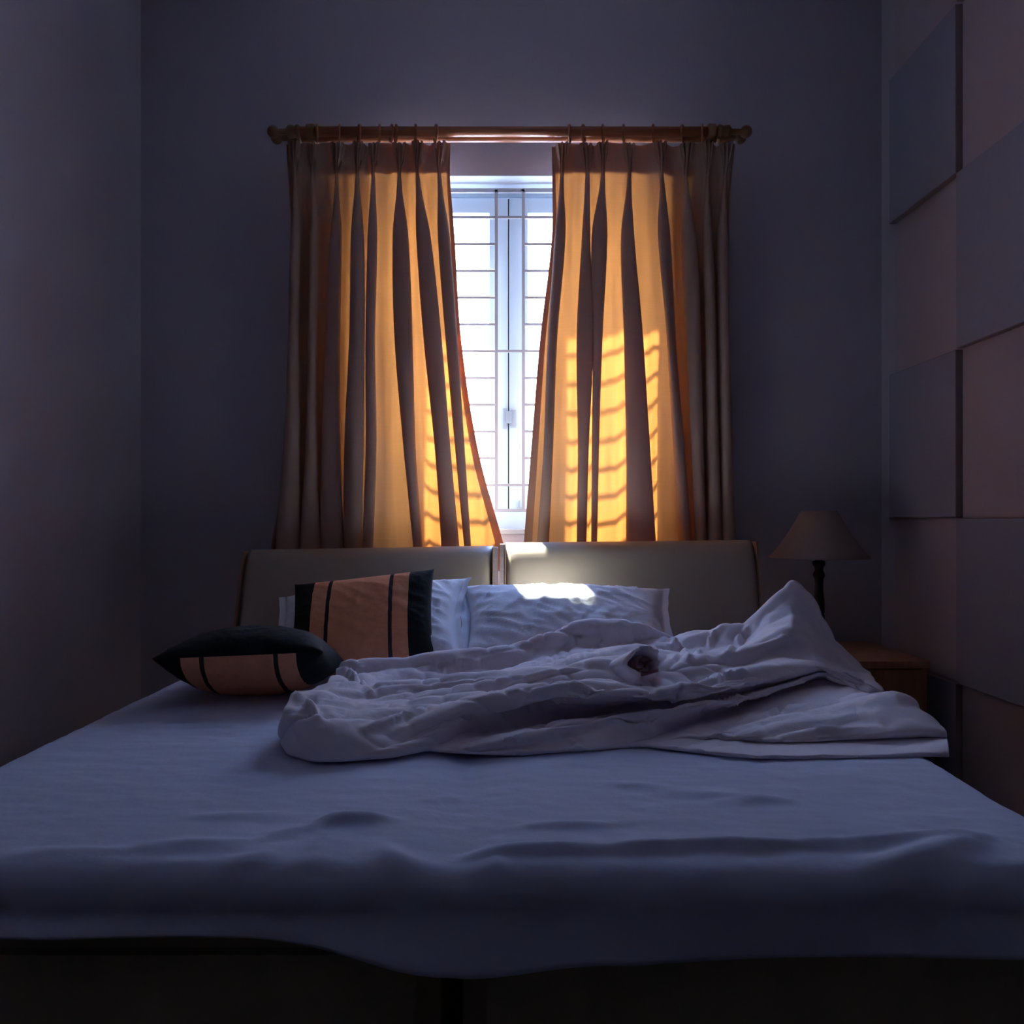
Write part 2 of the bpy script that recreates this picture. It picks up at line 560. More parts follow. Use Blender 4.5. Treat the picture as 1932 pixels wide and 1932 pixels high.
# ------------------------------------------------------------------ curtains
def smooth_interp(y, ys, vs):
    if y <= ys[0]:
        return vs[0]
    for a in range(len(ys) - 1):
        if y <= ys[a + 1]:
            t = (y - ys[a]) / (ys[a + 1] - ys[a])
            m0 = (vs[a + 1] - vs[max(a - 1, 0)]) / max(ys[a + 1] - ys[max(a - 1, 0)], 1e-6) * (ys[a + 1] - ys[a])
            m1 = (vs[min(a + 2, len(vs) - 1)] - vs[a]) / (ys[min(a + 2, len(ys) - 1)] - ys[a]) * (ys[a + 1] - ys[a])
            t2, t3 = t * t, t * t * t
            return (2 * t3 - 3 * t2 + 1) * vs[a] + (t3 - 2 * t2 + t) * m0 + (-2 * t3 + 3 * t2) * vs[a + 1] + (t3 - t2) * m1
    return vs[-1]

DC = 3.445
def curtain_rows(pleats, Ledge, Redge, topy, y0, y1, nrow, off=0.0, seed=0, outer=-1):
    """pleats: list of dict(c=[..5], w=[..5], dp=[..5]) at KEYS"""
    KEYS = [276, 331, 450, 640, 850, 1030]
    out = []
    for r in range(nrow):
        py = y0 + (y1 - y0) * r / (nrow - 1)
        row = []
        L = smooth_interp(py, [276, 331, 450, 640, 850, 1030], Ledge)
        Rr = smooth_interp(py, [276, 331, 450, 640, 850, 1030], Redge)
        head = max(0.0, min(1.0, (345 - py) / 40.0))
        cs = []
        for p in pleats:
            ob_ = 1 + .35 * min(1.0, max(0.0, ((660 - p['c'][3]) if outer < 0 else (p['c'][3] - 1235)) / 40.0))
            cs.append((smooth_interp(py, KEYS, p['c']), max(2.0, smooth_interp(py, KEYS, p['w']) * (1 + .14 * min(1, max(0, (py - 331) / 80)))), max(.004, smooth_interp(py, KEYS, p['dp']) * ob_)))
        NF = 9
        if outer < 0:
            row += [(L - 2 + 0.4 * k_, .10 * (1 - k_ / 6)) for k_ in range(6)]
        prev = L
        for k, (c, wd, dp) in enumerate(cs + [(Rr, 0, 0)]):
            last = k == len(cs)
            neck = c + wd * (0.339 * (1 - head) - head if not last else 0)
            mid_ = prev
            sb_ = min(1.0, max(0.0, ((660 - mid_) if outer < 0 else (mid_ - 1235)) / 40.0)) * min(1.0, max(0.0, (py - 300) / 150))
            sag = .040 * sb_ + .012 + .010 * noise.noise(Vector((k * 3.1 + seed, py * .004, 2)))
            for i in range(NF):
                t = i / NF
                px = prev + (neck - prev) * t
                yy = sag * math.sin(math.pi * t) + (.013 * math.sin(2 * math.pi * t + k) + .005 * math.sin(5 * math.pi * t + 2 * k + py * .004)) * (1 - head) * math.sin(math.pi * t)
                row.append((px, yy))
            if last:
                row.append((Rr, 0))
                if outer > 0:
                    row += [(Rr + 0.4 * (k_ + 1), .10 * (k_ + 1) / 6) for k_ in range(6)]
                break
            NP = 24
            for i in range(NP + 1):
                t = -1 + 2 * i / NP
                th = t * math.pi * 1.11
                px_o = c + wd * math.sin(th)
                yy_o = -dp * (math.cos(th) + .94) / 1.94
                # three fingers of the pinch pleat in the heading
                ph = t * 1.0
                px_h = c + wd * t * (1 + .15 * math.sin(6 * math.pi * t))
                yy_h = -.028 * abs(math.cos(1.5 * math.pi * t)) * (1 - .2 * abs(t))
                row.append((px_o * (1 - head) + px_h * head, yy_o * (1 - head) + yy_h * head))
            prev = c - wd * 0.339 * (1 - head) + wd * head
        pts = []
        for i, (px, yy) in enumerate(row):
            n1 = noise.noise(Vector((px * .02 + seed, py * .006, 5))) * .006
            n2 = noise.noise(Vector((px * .07 + seed, py * .018, 9))) * .0022
            f = min(1.0, max(0.0, (py - 330) / 200))
            pyy = py
            if topy:
                pyy = py + topy(px) * max(0, 1 - (py - y0) / 60.0)
            q = W(px, pyy, DC)
            # beyond the window opening the cloth hangs back against the wall
            sb = min(1.0, max(0.0, ((672 - px) if outer < 0 else (px - 1238)) / 50.0))
            q.y += .070 * sb * sb * (3 - 2 * sb) * min(1.0, max(0.0, (py - 300) / 120))
            # the cloth bells forward a little as it falls
            fwd = .035 * max(0.0, (py - 500) / 530) ** 2
            pts.append((q.x, min(q.y + yy + (n1 + n2) * f + off + fwd * 0.4, -.018), q.z))
        out.append(pts)
    return np.array(out)

def PL(c, w, dp):
    return dict(c=c, w=w, dp=dp)

#   key rows:            276   331   450   640   850   1030
left_pleats = [
    PL([556, 556, 552, 550, 545, 537], [11, 4, 8, 9, 14, 21], [.03, .02, .04, .05, .05, .06]),
    PL([588, 589, 588, 586, 583, 581], [9, 4, 7, 7, 10, 18], [.03, .02, .04, .05, .05, .06]),
    PL([638, 635, 631, 626, 622, 624], [14, 4, 11, 13, 17, 21], [.03, .02, .045, .06, .06, .06]),
    PL([677, 675, 676, 675, 668, 665], [11, 4, 11, 13, 17, 17], [.03, .02, .045, .06, .06, .06]),
    PL([706, 705, 704, 700, 701, 694], [10, 4, 8, 8, 9, 9], [.03, .02, .035, .04, .04, .035]),
    PL([755, 754, 757, 763, 774, 789], [14, 4, 13, 15, 10, 8], [.03, .02, .045, .06, .05, .04]),
    PL([789, 788, 800, 817, 836, 850], [12, 4, 12, 15, 13, 15], [.03, .02, .045, .05, .045, .05]),
    PL([829, 829, 838, 852, 868, 882], [14, 4, 10, 10, 8, 6], [.03, .02, .03, .022, .02, .015]),
]
LL = [540, 541, 541, 540, 533, 500]
LR = [850, 849, 858, 870, 902, 951]
right_pleats = [
    PL([1060, 1060, 1056, 1042, 1034, 1024], [12, 4, 9, 8, 8, 10], [.03, .02, .04, .04, .04, .04]),
    PL([1106, 1108, 1105, 1103, 1100, 1097], [12, 5, 7, 14, 9, 8], [.03, .02, .03, .035, .03, .03]),
    PL([1137, 1137, 1130, 1127, 1123, 1121], [11, 4, 13, 8, 6, 5], [.03, .02, .04, .03, .02, .02]),
    PL([1187, 1187, 1183, 1194, 1203, 1209], [12, 4, 11, 16, 20, 25], [.03, .02, .04, .04, .04, .045]),
    PL([1246, 1248, 1253, 1268, 1285, 1298], [12, 4, 12, 9, 10, 11], [.03, .02, .045, .045, .05, .05]),
    PL([1296, 1295, 1303, 1312, 1320, 1328], [13, 4, 13, 12, 10, 9], [.03, .02, .05, .055, .055, .05]),
    PL([1336, 1336, 1339, 1345, 1350, 1355], [10, 4, 8, 9, 10, 12], [.03, .02, .05, .05, .05, .05]),
    PL([1371, 1369, 1368, 1371, 1376, 1380], [12, 4, 9, 9, 10, 12], [.03, .02, .045, .045, .045, .05]),
]
RL = [1041, 1042, 1041, 1019, 1002, 988]
RR = [1387, 1383, 1384, 1383, 1387, 1394]

def top_left(px):
    return 2.5 * math.sin(px * .11) - 3

def top_right(px):
    return 3.0 * math.sin(px * .075) + (4 if px < 1070 else 0) - 3

for nm, pl, L, Rr, tf, lab, gy in (
        ('left', left_pleats, LL, LR, top_left, 'pinch-pleated beige linen curtain glowing orange, left of the window gap', 0),
        ('right', right_pleats, RL, RR, top_right, 'pinch-pleated beige linen curtain glowing orange, right of the window gap', 50)):
    cx = X((L[0] + Rr[0]) / 2, DC)
    cu = thing('curtain', lab, 'curtain', (cx, DC - D0, Z(1080, DC)), 'pleated curtains at the window')
    Pm = curtain_rows(pl, L, Rr, tf, 274, 1078, 150, 0, gy, -1 if nm == 'left' else 1)
    o = link('fabric', grid_mesh('fabric', Pm), M['curtain'], smooth=True)
    at_local(o, cu)
    Ph = curtain_rows(pl, L, Rr, tf, 275, 327, 14, .0035, gy, -1 if nm == 'left' else 1)
    o = link('heading_band', grid_mesh('heading_band', Ph), M['heading'], smooth=True)
    at_local(o, cu)
    # side hem turned back beside the gap
    j = -1 if nm == 'left' else 0
    edge = Pm[:, j]
    hem = []
    for i, p in enumerate(edge):
        t = i / (len(edge) - 1)
        wd = (.012 + .022 * t) * (-1 if nm == 'left' else 1)
        hem.append([p + np.array([0, .001, 0]), p + np.array([wd * .5, .007, 0]), p + np.array([wd, .006, 0])])
    o = link('side_hem', grid_mesh('side_hem', np.array(hem)), M['curtain'], smooth=True)
    at_local(o, cu)

# rings: one model, copied along the poles
ring_px_l = [598, 640, 677, 716, 738, 747, 784, 822]
ring_px_r = [1075, 1101, 1138, 1177, 1233, 1288, 1325]
words = {
    ('l', 0): 'outermost of those left of the gap, beside the left bracket', ('l', 1): 'second from the left bracket, left curtain', ('l', 2): 'third from the left bracket, left curtain',
    ('l', 3): 'fourth from the left bracket, left curtain', ('l', 4): 'left one of the touching pair, left curtain', ('l', 5): 'right one of the touching pair, left curtain',
    ('l', 6): 'next to last before the gap, left curtain', ('l', 7): 'nearest the gap, left curtain',
    ('r', 0): 'nearest the gap, right curtain', ('r', 1): 'second from the gap, right curtain', ('r', 2): 'third from the gap, right curtain', ('r', 3): 'fourth from the gap, right curtain',
    ('r', 4): 'third from the right bracket, right curtain', ('r', 5): 'second from the right bracket, right curtain', ('r', 6): 'beside the right bracket, right curtain'}
proto = thing('curtain_ring', '', 'curtain ring', (0, 0, 0), 'wooden rings on the curtain rod')
bm = bmesh.new()
add_torus(bm, (0, 0, 0), .0310, .0046, 'X', 32, 10)
bm_obj('hoop', bm, M['rod'], proto, True)
bm = bmesh.new()
add_torus(bm, (0, 0, -.0405), .005, .0014, 'X', 16, 8)
add_torus(bm, (0, 0, -.0495), .005, .0012, 'X', 16, 8, ell=1.3)
bm_obj('eyelet', bm, M['hook'], proto, True)
first = True
for side, arr in (('l', ring_px_l), ('r', ring_px_r)):
    for k, px in enumerate(arr):
        if first:
            o = proto
            first = False
        else:
            o = proto.copy()
            COL.objects.link(o)
            for ch in proto.children:
                c = ch.copy()
                c.parent = o
                COL.objects.link(c)
        o.location = (X(px, DF), DF - D0, zf - .0068)
        o.rotation_euler = (0, 0, R(random.uniform(10, 24) * (1 if px < 960 else -1)))
        o['label'] = 'brown wooden curtain ring, ' + words[(side, k)]

# ------------------------------------------------------------------ beds
BXC = -0.082                                # where the two beds meet
BX0, BX1 = -1.03, 0.87
MT = 0.55                                   # mattress top
YH, YE = -0.545, -2.42                       # head and foot of the mattress

def headboard(parent, pxl, pxr, ytl, ytr, side):
    """upholstered panel leaning back, with wooden edge strips"""
    dT, dB = 3.20, 3.07
    zb = .32
    n, k = 44, 30
    def surf(u, v, t):
        # u across, v up, t: 0 front, 1 back
        pxx = pxl + (pxr - pxl) * u
        pyt = ytl + (ytr - ytl) * u
        ztop = Z(pyt, dT)
        x = X(pxx, dT)
        z = zb + (ztop - zb) * v
        fr = (z - MT) / (ztop - MT)
        y = (dB + (dT - dB) * max(fr, 0)) - D0
        # flare a little towards the mattress, as in the photo
        return x, y, z
    rows_ = []
    for j in range(k + 1):
        v = j / k
        row = []
        for i in range(n + 1):
            u = i / n
            x, y, z = surf(u, v, 0)
            eu = min(u, 1 - u) * abs(X(pxr, dT) - X(pxl, dT))
            ev = (1 - v) * (Z(ytl, dT) - zb)
            rr = .022
            def rnd(e):
                return 0 if e >= rr else rr - math.sqrt(max(rr * rr - (rr - e) ** 2, 0))
            yb = y + rnd(eu) * .8 + rnd(ev) + .012 * ((2 * u - 1) ** 2)
            # the padding rolls back over the top edge
            roll = max(0.0, 1 - ev / .10)
            yb += .030 * roll ** 2
            row.append((x, yb, z))
        rows_.append(row)
    P = np.array(rows_)
    # add back by extruding border
    top = P[-1].copy(); top[:, 1] += .05
    P2 = np.concatenate([P, top[None]], 0)
    back = P2.copy()
    me = grid_mesh('upholstery', P2)
    pad = link('upholstery', me, M['hb_pad'], smooth=True)
    md = pad.modifiers.new('thick', 'SOLIDIFY')
    md.thickness = .04
    md.offset = -1
    # side strips
    hbo = thing_part('headboard', parent)
    pad.parent = hbo
    bm = bmesh.new()
    wl = .021
    for s, pxe in ((-1, pxl), (1, pxr)):
        x0 = X(pxe, dT)
        inner = (s > 0) == (side == 'left')
        wd = wl if inner else .017
        wd = wd if inner else .010
        xa, xb = (x0 - wd, x0 - .002) if s < 0 else (x0 + .002, x0 + wd)
        vs = []
        for z, fr in ((zb, 0), (MT, 0), (Z(ytl if s < 0 else ytr, dT) - .004, 1)):
            y = (dB + (dT - dB) * fr) - D0 + .012
            vs.append([(xa, y, z), (xb, y, z), (xb, y + .06, z), (xa, y + .06, z)])
        st = np.array(vs)
        me = grid_mesh('edge_strip', st, closed_u=True)
        bmt = bmesh.new()
        bmt.from_mesh(me)
        bmt.verts.ensure_lookup_table()
        bmt.faces.new([bmt.verts[8 + q] for q in range(4)])
        bmt.faces.new([bmt.verts[3 - q] for q in range(4)])
        bmesh.ops.recalc_face_normals(bmt, faces=bmt.faces)
        bmt.to_mesh(me)
        bmt.free()
        so = link('edge_strip', me, M['hb_side'] if inner else M['hb_line'])
        so.parent = hbo
        # thin brown piping between pad and strip
        if inner:
            bm = bmesh.new()
            for q in range(2):
                a = Vector(vs[q][0] if s > 0 else vs[q][1]); b = Vector(vs[q + 1][0] if s > 0 else vs[q + 1][1])
                a.y -= .002; b.y -= .002
                seg = 8
                prev = None
                for e in (a, b):
                    ring = [bm.verts.new(e + Vector((math.cos(2 * math.pi * h / seg) * .0025, math.sin(2 * math.pi * h / seg) * .0025, 0))) for h in range(seg)]
                    if prev:
                        for h in range(seg):
                            bm.faces.new((prev[h], prev[(h + 1) % seg], ring[(h + 1) % seg], ring[h]))
                    prev = ring
            bmesh.ops.recalc_face_normals(bm, faces=bm.faces)
            pp = bm_obj('piping', bm, M['hb_line'], smooth=True)
            pp.parent = hbo
    return hbo

def thing_part(name, parent):
    o = bpy.data.objects.new(name, None)
    COL.objects.link(o)
    o.empty_display_size = .05
    at_local(o, parent)
    return o

for side in ('left', 'right'):
    if side == 'left':
        xa, xb = BX0 + .01, BXC - .004
        args = (459, 929, 1039, 1031)
        lab = 'single divan bed on the left, beige padded headboard behind the cushions'
    else:
        xa, xb = BXC + .004, BX1 - .01
        args = (954, 1427, 1025, 1020)
        lab = 'single divan bed on the right, beige padded headboard with a sunlit patch'
    bed = thing('divan_bed', lab, 'bed', ((xa + xb) / 2, (YH + YE) / 2, 0), 'two single divan beds pushed together')
    headboard(bed, *args, side)
    # divan base with rounded upright corners
    bm = bmesh.new()
    g_ = .012
    add_box(bm, xa + g_, xb - g_, YE + .03, YH, .04, .445, 0)
    es = [e for e in bm.edges if abs(e.verts[0].co.z - e.verts[1].co.z) > .2]
    bmesh.ops.bevel(bm, geom=es, offset=.035, segments=6, affect='EDGES')
    es = [e for e in bm.edges if e.verts[0].co.z > .44 and e.verts[1].co.z > .44]
    bmesh.ops.bevel(bm, geom=es, offset=.02, segments=4, affect='EDGES')
    at_local(bm_obj('divan_base', bm, M['base'], smooth=False), bed)
    at_local(box('mattress', xa, xb, YE + .012, YH, .446, MT - .014, M['mattress'], bev=.035, seg=4), bed)
    for sx in (xa + .08, xb - .08):
        for sy in (YE + .1, YH - .1):
            at_local(lathe('foot', [(.02, 0), (.025, .04)], (sx, sy, 0), M['gap'], n=16), bed)

# ------------------------------------------------------------------ bed sheet
def gauss_line(x, y, x0, y0, x1, y1, wd):
    dx, dy = x1 - x0, y1 - y0
    L2 = dx * dx + dy * dy
    t = max(0, min(1, ((x - x0) * dx + (y - y0) * dy) / L2))
    ex, ey = x - x0 - t * dx, y - y0 - t * dy
    taper = math.sin(math.pi * (0.04 + .92 * t)) ** .6
    return math.exp(-(ex * ex + ey * ey) / (wd * wd)) * taper

def G(px, py):
    """point on the mattress top under a pixel of the photograph"""
    d = (CAMZ - MT) * F / (py - 985)
    return (px - 960) * d / F, d - D0

creases = []
for (a, b, wd, h) in (
        ((600, 1560), (740, 1553), .018, .018), ((500, 1585), (640, 1560), .018, .007), ((880, 1612), (1240, 1608), .016, .016),
        ((1180, 1605), (1560, 1600), .016, .018), ((1540, 1600), (1850, 1588), .018, .015), ((240, 1608), (480, 1595), .02, .009),
        ((20, 1614), (240, 1612), .02, .008), ((980, 1565), (1160, 1556), .015, .008), ((1140, 1482), (1270, 1492), .018, .007),
        ((1260, 1500), (1450, 1512), .018, .007), ((1340, 1522), (1480, 1512), .02, .006), ((800, 1512), (880, 1498), .015, .006),
        ((340, 1545), (560, 1545), .02, .005), ((280, 1410), (420, 1412), .03, .004), ((1640, 1650), (1850, 1592), .03, .018),
        ((720, 1600), (760, 1640), .02, .008), ((640, 1580), (560, 1650), .02, .006), ((930, 1620), (960, 1655), .015, .007), ((420, 1640), (520, 1612), .02, .006)):
    p, q = G(*a), G(*b)
    creases.append((p[0], p[1], q[0], q[1], wd, h))

def sheet_h(x, y):
    h = 0
    for c in creases:
        if min(c[1], c[3]) - .12 < y < max(c[1], c[3]) + .12:
            h += c[5] * gauss_line(x, y, *c[:5])
    h += .004 * noise.noise(Vector((x * 3, y * 5, 0))) + .0022 * noise.noise(Vector((x * 9, y * 22, 4)))
    h += .0012 * noise.noise(Vector((x * 25, y * 45, 8)))
    h -= .010 * math.exp(-((x - BXC) / .05) ** 2)
    return h

sx0, sx1 = BX0 - .0, BX1 + .0
RAD = .05
def edge_prof(s, drop):
    """arc-length s beyond the flat part -> (outward, down)"""
    q = RAD * math.pi / 2
    if s <= 0:
        return s, 0
    if s < q:
        a = s / RAD
        return RAD * math.sin(a), RAD * (1 - math.cos(a))
    return RAD + .01 * math.sin((s - q) * 9), RAD + (s - q)

xs = []
half = (sx1 - sx0) / 2 - RAD
cxm = (sx0 + sx1) / 2
def samples(inner, drop, ni, ne):
    q = RAD * math.pi / 2
    a = [-(inner + q + drop - i * (q + drop) / ne) for i in range(ne)]
    b = [-inner + 2 * inner * i / ni for i in range(ni + 1)]
    c = [inner + (i + 1) * (q + drop) / ne for i in range(ne)]
    return a + b + c
SX = samples(half, .16, 260, 16)
FD = .042
y_in0 = YE + RAD
ny = 300
SY = [-(RAD * math.pi / 2 + FD) + i * (RAD * math.pi / 2 + FD) / 30 for i in range(30)] + [(YH - .01 - y_in0) * (i / ny) ** 1.25 for i in range(ny + 1)]
P = np.zeros((len(SY), len(SX), 3))
for j, b in enumerate(SY):
    for i, a in enumerate(SX):
        sgn = 1 if a > 0 else -1
        oa, da = edge_prof(abs(a) - half, 0)
        x = cxm + sgn * (half + oa)
        if b < 0:
            ob, db = edge_prof(-b, 0)
            y = y_in0 - ob
        else:
            ob, db, y = 0, 0, y_in0 + b
        # the hem dips where the two beds meet and rises to the left
        if b < 0:
            frac = max(0, (db - RAD) / FD)
            frac = frac * frac * (2 - frac) if frac < 1 else frac
            hemx = x
            hem = .042 * math.exp(-((x - BXC) / .16) ** 2) + .035 * max(0, min(1, (x - BXC) / .25)) * (1 - .3 * max(0, x)) - .015
            db = db + hem * max(0, frac)
            y += .012 * noise.noise(Vector((x * 4, db * 6, 3))) * min(1, frac + .2) - .006 * math.sin(x * 9 + 1.5) * frac
            y -= .018 * math.exp(-((x - BXC) / .2) ** 2) * frac
            y -= .014 * frac
        z = MT - max(da, db)
        if da > 0 and b < 0:
            z = MT - max(da, db)
        h = sheet_h(x, y) * max(0.0, 1 - max(da, db) / .05)
        n3 = noise.noise(Vector((x * 6, y * 3, z * 10))) * .006
        P[j, i] = (x + (n3 if da > 0 else 0), y, z + h)
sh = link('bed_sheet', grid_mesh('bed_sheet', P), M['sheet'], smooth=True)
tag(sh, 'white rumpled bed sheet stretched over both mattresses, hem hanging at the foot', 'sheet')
md = sh.modifiers.new('thick', 'SOLIDIFY')
md.thickness = .003
md.offset = 1

# ------------------------------------------------------------------ pillows and cushions
def make_pillow(name, wd, ht, th, m, loc, rot, flange=0.0, seed=0, pin=.07, wr=.006, matfn=None, nx=64, nz=52, parent=None, sag=0, mats=None, pw=2.4):
    """soft cushion: width along x, height along z, thickness along y"""
    def side(s):
        Pm = np.zeros((nz + 1, nx + 1, 3))
        for j in range(nz + 1):
            v = -1 + 2 * j / nz
            for i in range(nx + 1):
                u = -1 + 2 * i / nx
                ub = min(1.0, abs(u)); vb = min(1.0, abs(v))
                prof = max(0.0, (1 - ub ** pw)) ** .55 * max(0.0, (1 - vb ** pw)) ** .55
                x = u * wd / 2 * (1 - pin * (1 - vb ** 2) * ub ** 3)
                z = v * ht / 2 * (1 - pin * (1 - ub ** 2) * vb ** 3)
                q = Vector((x * 7 + seed, z * 7, s * 3))
                n = noise.noise(q) * .7
                # gathers that run in from the corners and seams
                cr = 1 - abs(noise.noise(Vector((x * 16 + z * 11 * np.sign(u * v) + seed, z * 5 - x * 4, s * 7 + 1)))) * 2
                cr2 = 1 - abs(noise.noise(Vector((x * 6 + seed, z * 22 + x * 9, s * 5 + 2)))) * 2
                env = min(1, (1 - ub) * 6) * min(1, (1 - vb) * 6)
                y = s * (th / 2 * prof + env * wr * (n + .6 * max(0, cr) ** 3 + .6 * max(0, cr2) ** 3))
                z2 = z - sag * prof * 0
                Pm[j, i] = (x, y + (.001 * s), z2)
        return Pm
    A, B = side(-1), side(1)
    bm = bmesh.new()
    idx = {}
    for s, Q in ((0, A), (1, B)):
        for j in range(nz + 1):
            for i in range(nx + 1):
                border = i in (0, nx) or j in (0, nz)
                key = (0 if border else s, i, j)
                if key not in idx:
                    p = Q[j, i].copy()
                    if border:
                        p[1] = 0
                    idx[key] = bm.verts.new(p)
        for j in range(nz):
            for i in range(nx):
                def g2(a, b):
                    bd = a in (0, nx) or b in (0, nz)
                    return idx[(0 if bd else s, a, b)]
                q = (g2(i, j), g2(i + 1, j), g2(i + 1, j + 1), g2(i, j + 1))
                f = bm.faces.new(q if s == 0 else q[::-1])
                if matfn:
                    f.material_index = matfn(s, (i + .5) / nx, (j + .5) / nz)
    if flange:
        # flat stitched hem at both short ends
        for e in (0, nx):
            sgn = -1 if e == 0 else 1
            prev = None
            for j in range(nz + 1):
                base = idx[(0, e, j)]
                off = flange * (1 + .12 * noise.noise(Vector((j * .2, seed, e))))
                wv = .006 * noise.noise(Vector((j * .15, seed + 3, e)))
                a = bm.verts.new(base.co + Vector((sgn * off * .5, wv - .001, 0)))
                b = bm.verts.new(base.co + Vector((sgn * off, wv * 1.6 - .001, 0)))
                if prev:
                    for q in ((prev[0], base, a, prev[1]), (prev[1], a, b, prev[2])):
                        bm.faces.new(q)
                prev = (base, a, b)
    me = bpy.data.meshes.new(name)
    bmesh.ops.recalc_face_normals(bm, faces=bm.faces)
    bm.to_mesh(me)
    bm.free()
    o = link(name, me, mats or m, None, True)
    o.location = loc
    o.rotation_euler = rot
    return o

# right white pillow, propped on the headboard
p = make_pillow('pillow', .70, .42, .165, M['pillow'], (X(1070, 2.84), -.735, .680), (R(-55), R(1.0), R(2)), flange=.03, seed=3, pin=.09, wr=.010)
tag(p, 'white pillow propped on the right headboard, patch of sunlight on top', 'pillow', 'white bed pillows')
p = make_pillow('pillow', .64, .42, .165, M['pillow'], (X(692, 2.86), -.722, .679), (R(-55), R(-6), R(-3)), flange=.025, seed=11, pin=.10, wr=.010)
tag(p, 'white pillow propped on the left headboard, behind the upright orange cushion', 'pillow', 'white bed pillows')

def stripes(s, u, v):
    if s == 1:
        return 0
    if .165 < u < .835:
        return 2 if (.265 < u < .292 or .708 < u < .735) else 1
    return 0
mats = [M['black'], M['orange'], M['stripe']]
c1 = make_pillow('throw_cushion', .472, .37, .115, None, (X(684, 2.79), -.818, .702), (R(-38), R(-6.5), R(-2)), seed=21, pin=.05, wr=.006, matfn=stripes, mats=mats, nx=74)
tag(c1, 'orange cushion with black side bands and thin dark stripes, leaning upright', 'cushion', 'black and orange throw cushions')
c2 = make_pillow('throw_cushion', .432, .42, .185, None, (-.700, -1.19, .643), (R(77), R(-2), R(3)), seed=31, pin=.04, wr=.004, matfn=lambda s, u, v: stripes(s, u, v), mats=mats, nx=74, pw=2.2)
tag(c2, 'black cushion with an orange underside lying flat at the left of the bed', 'cushion', 'black and orange throw cushions')

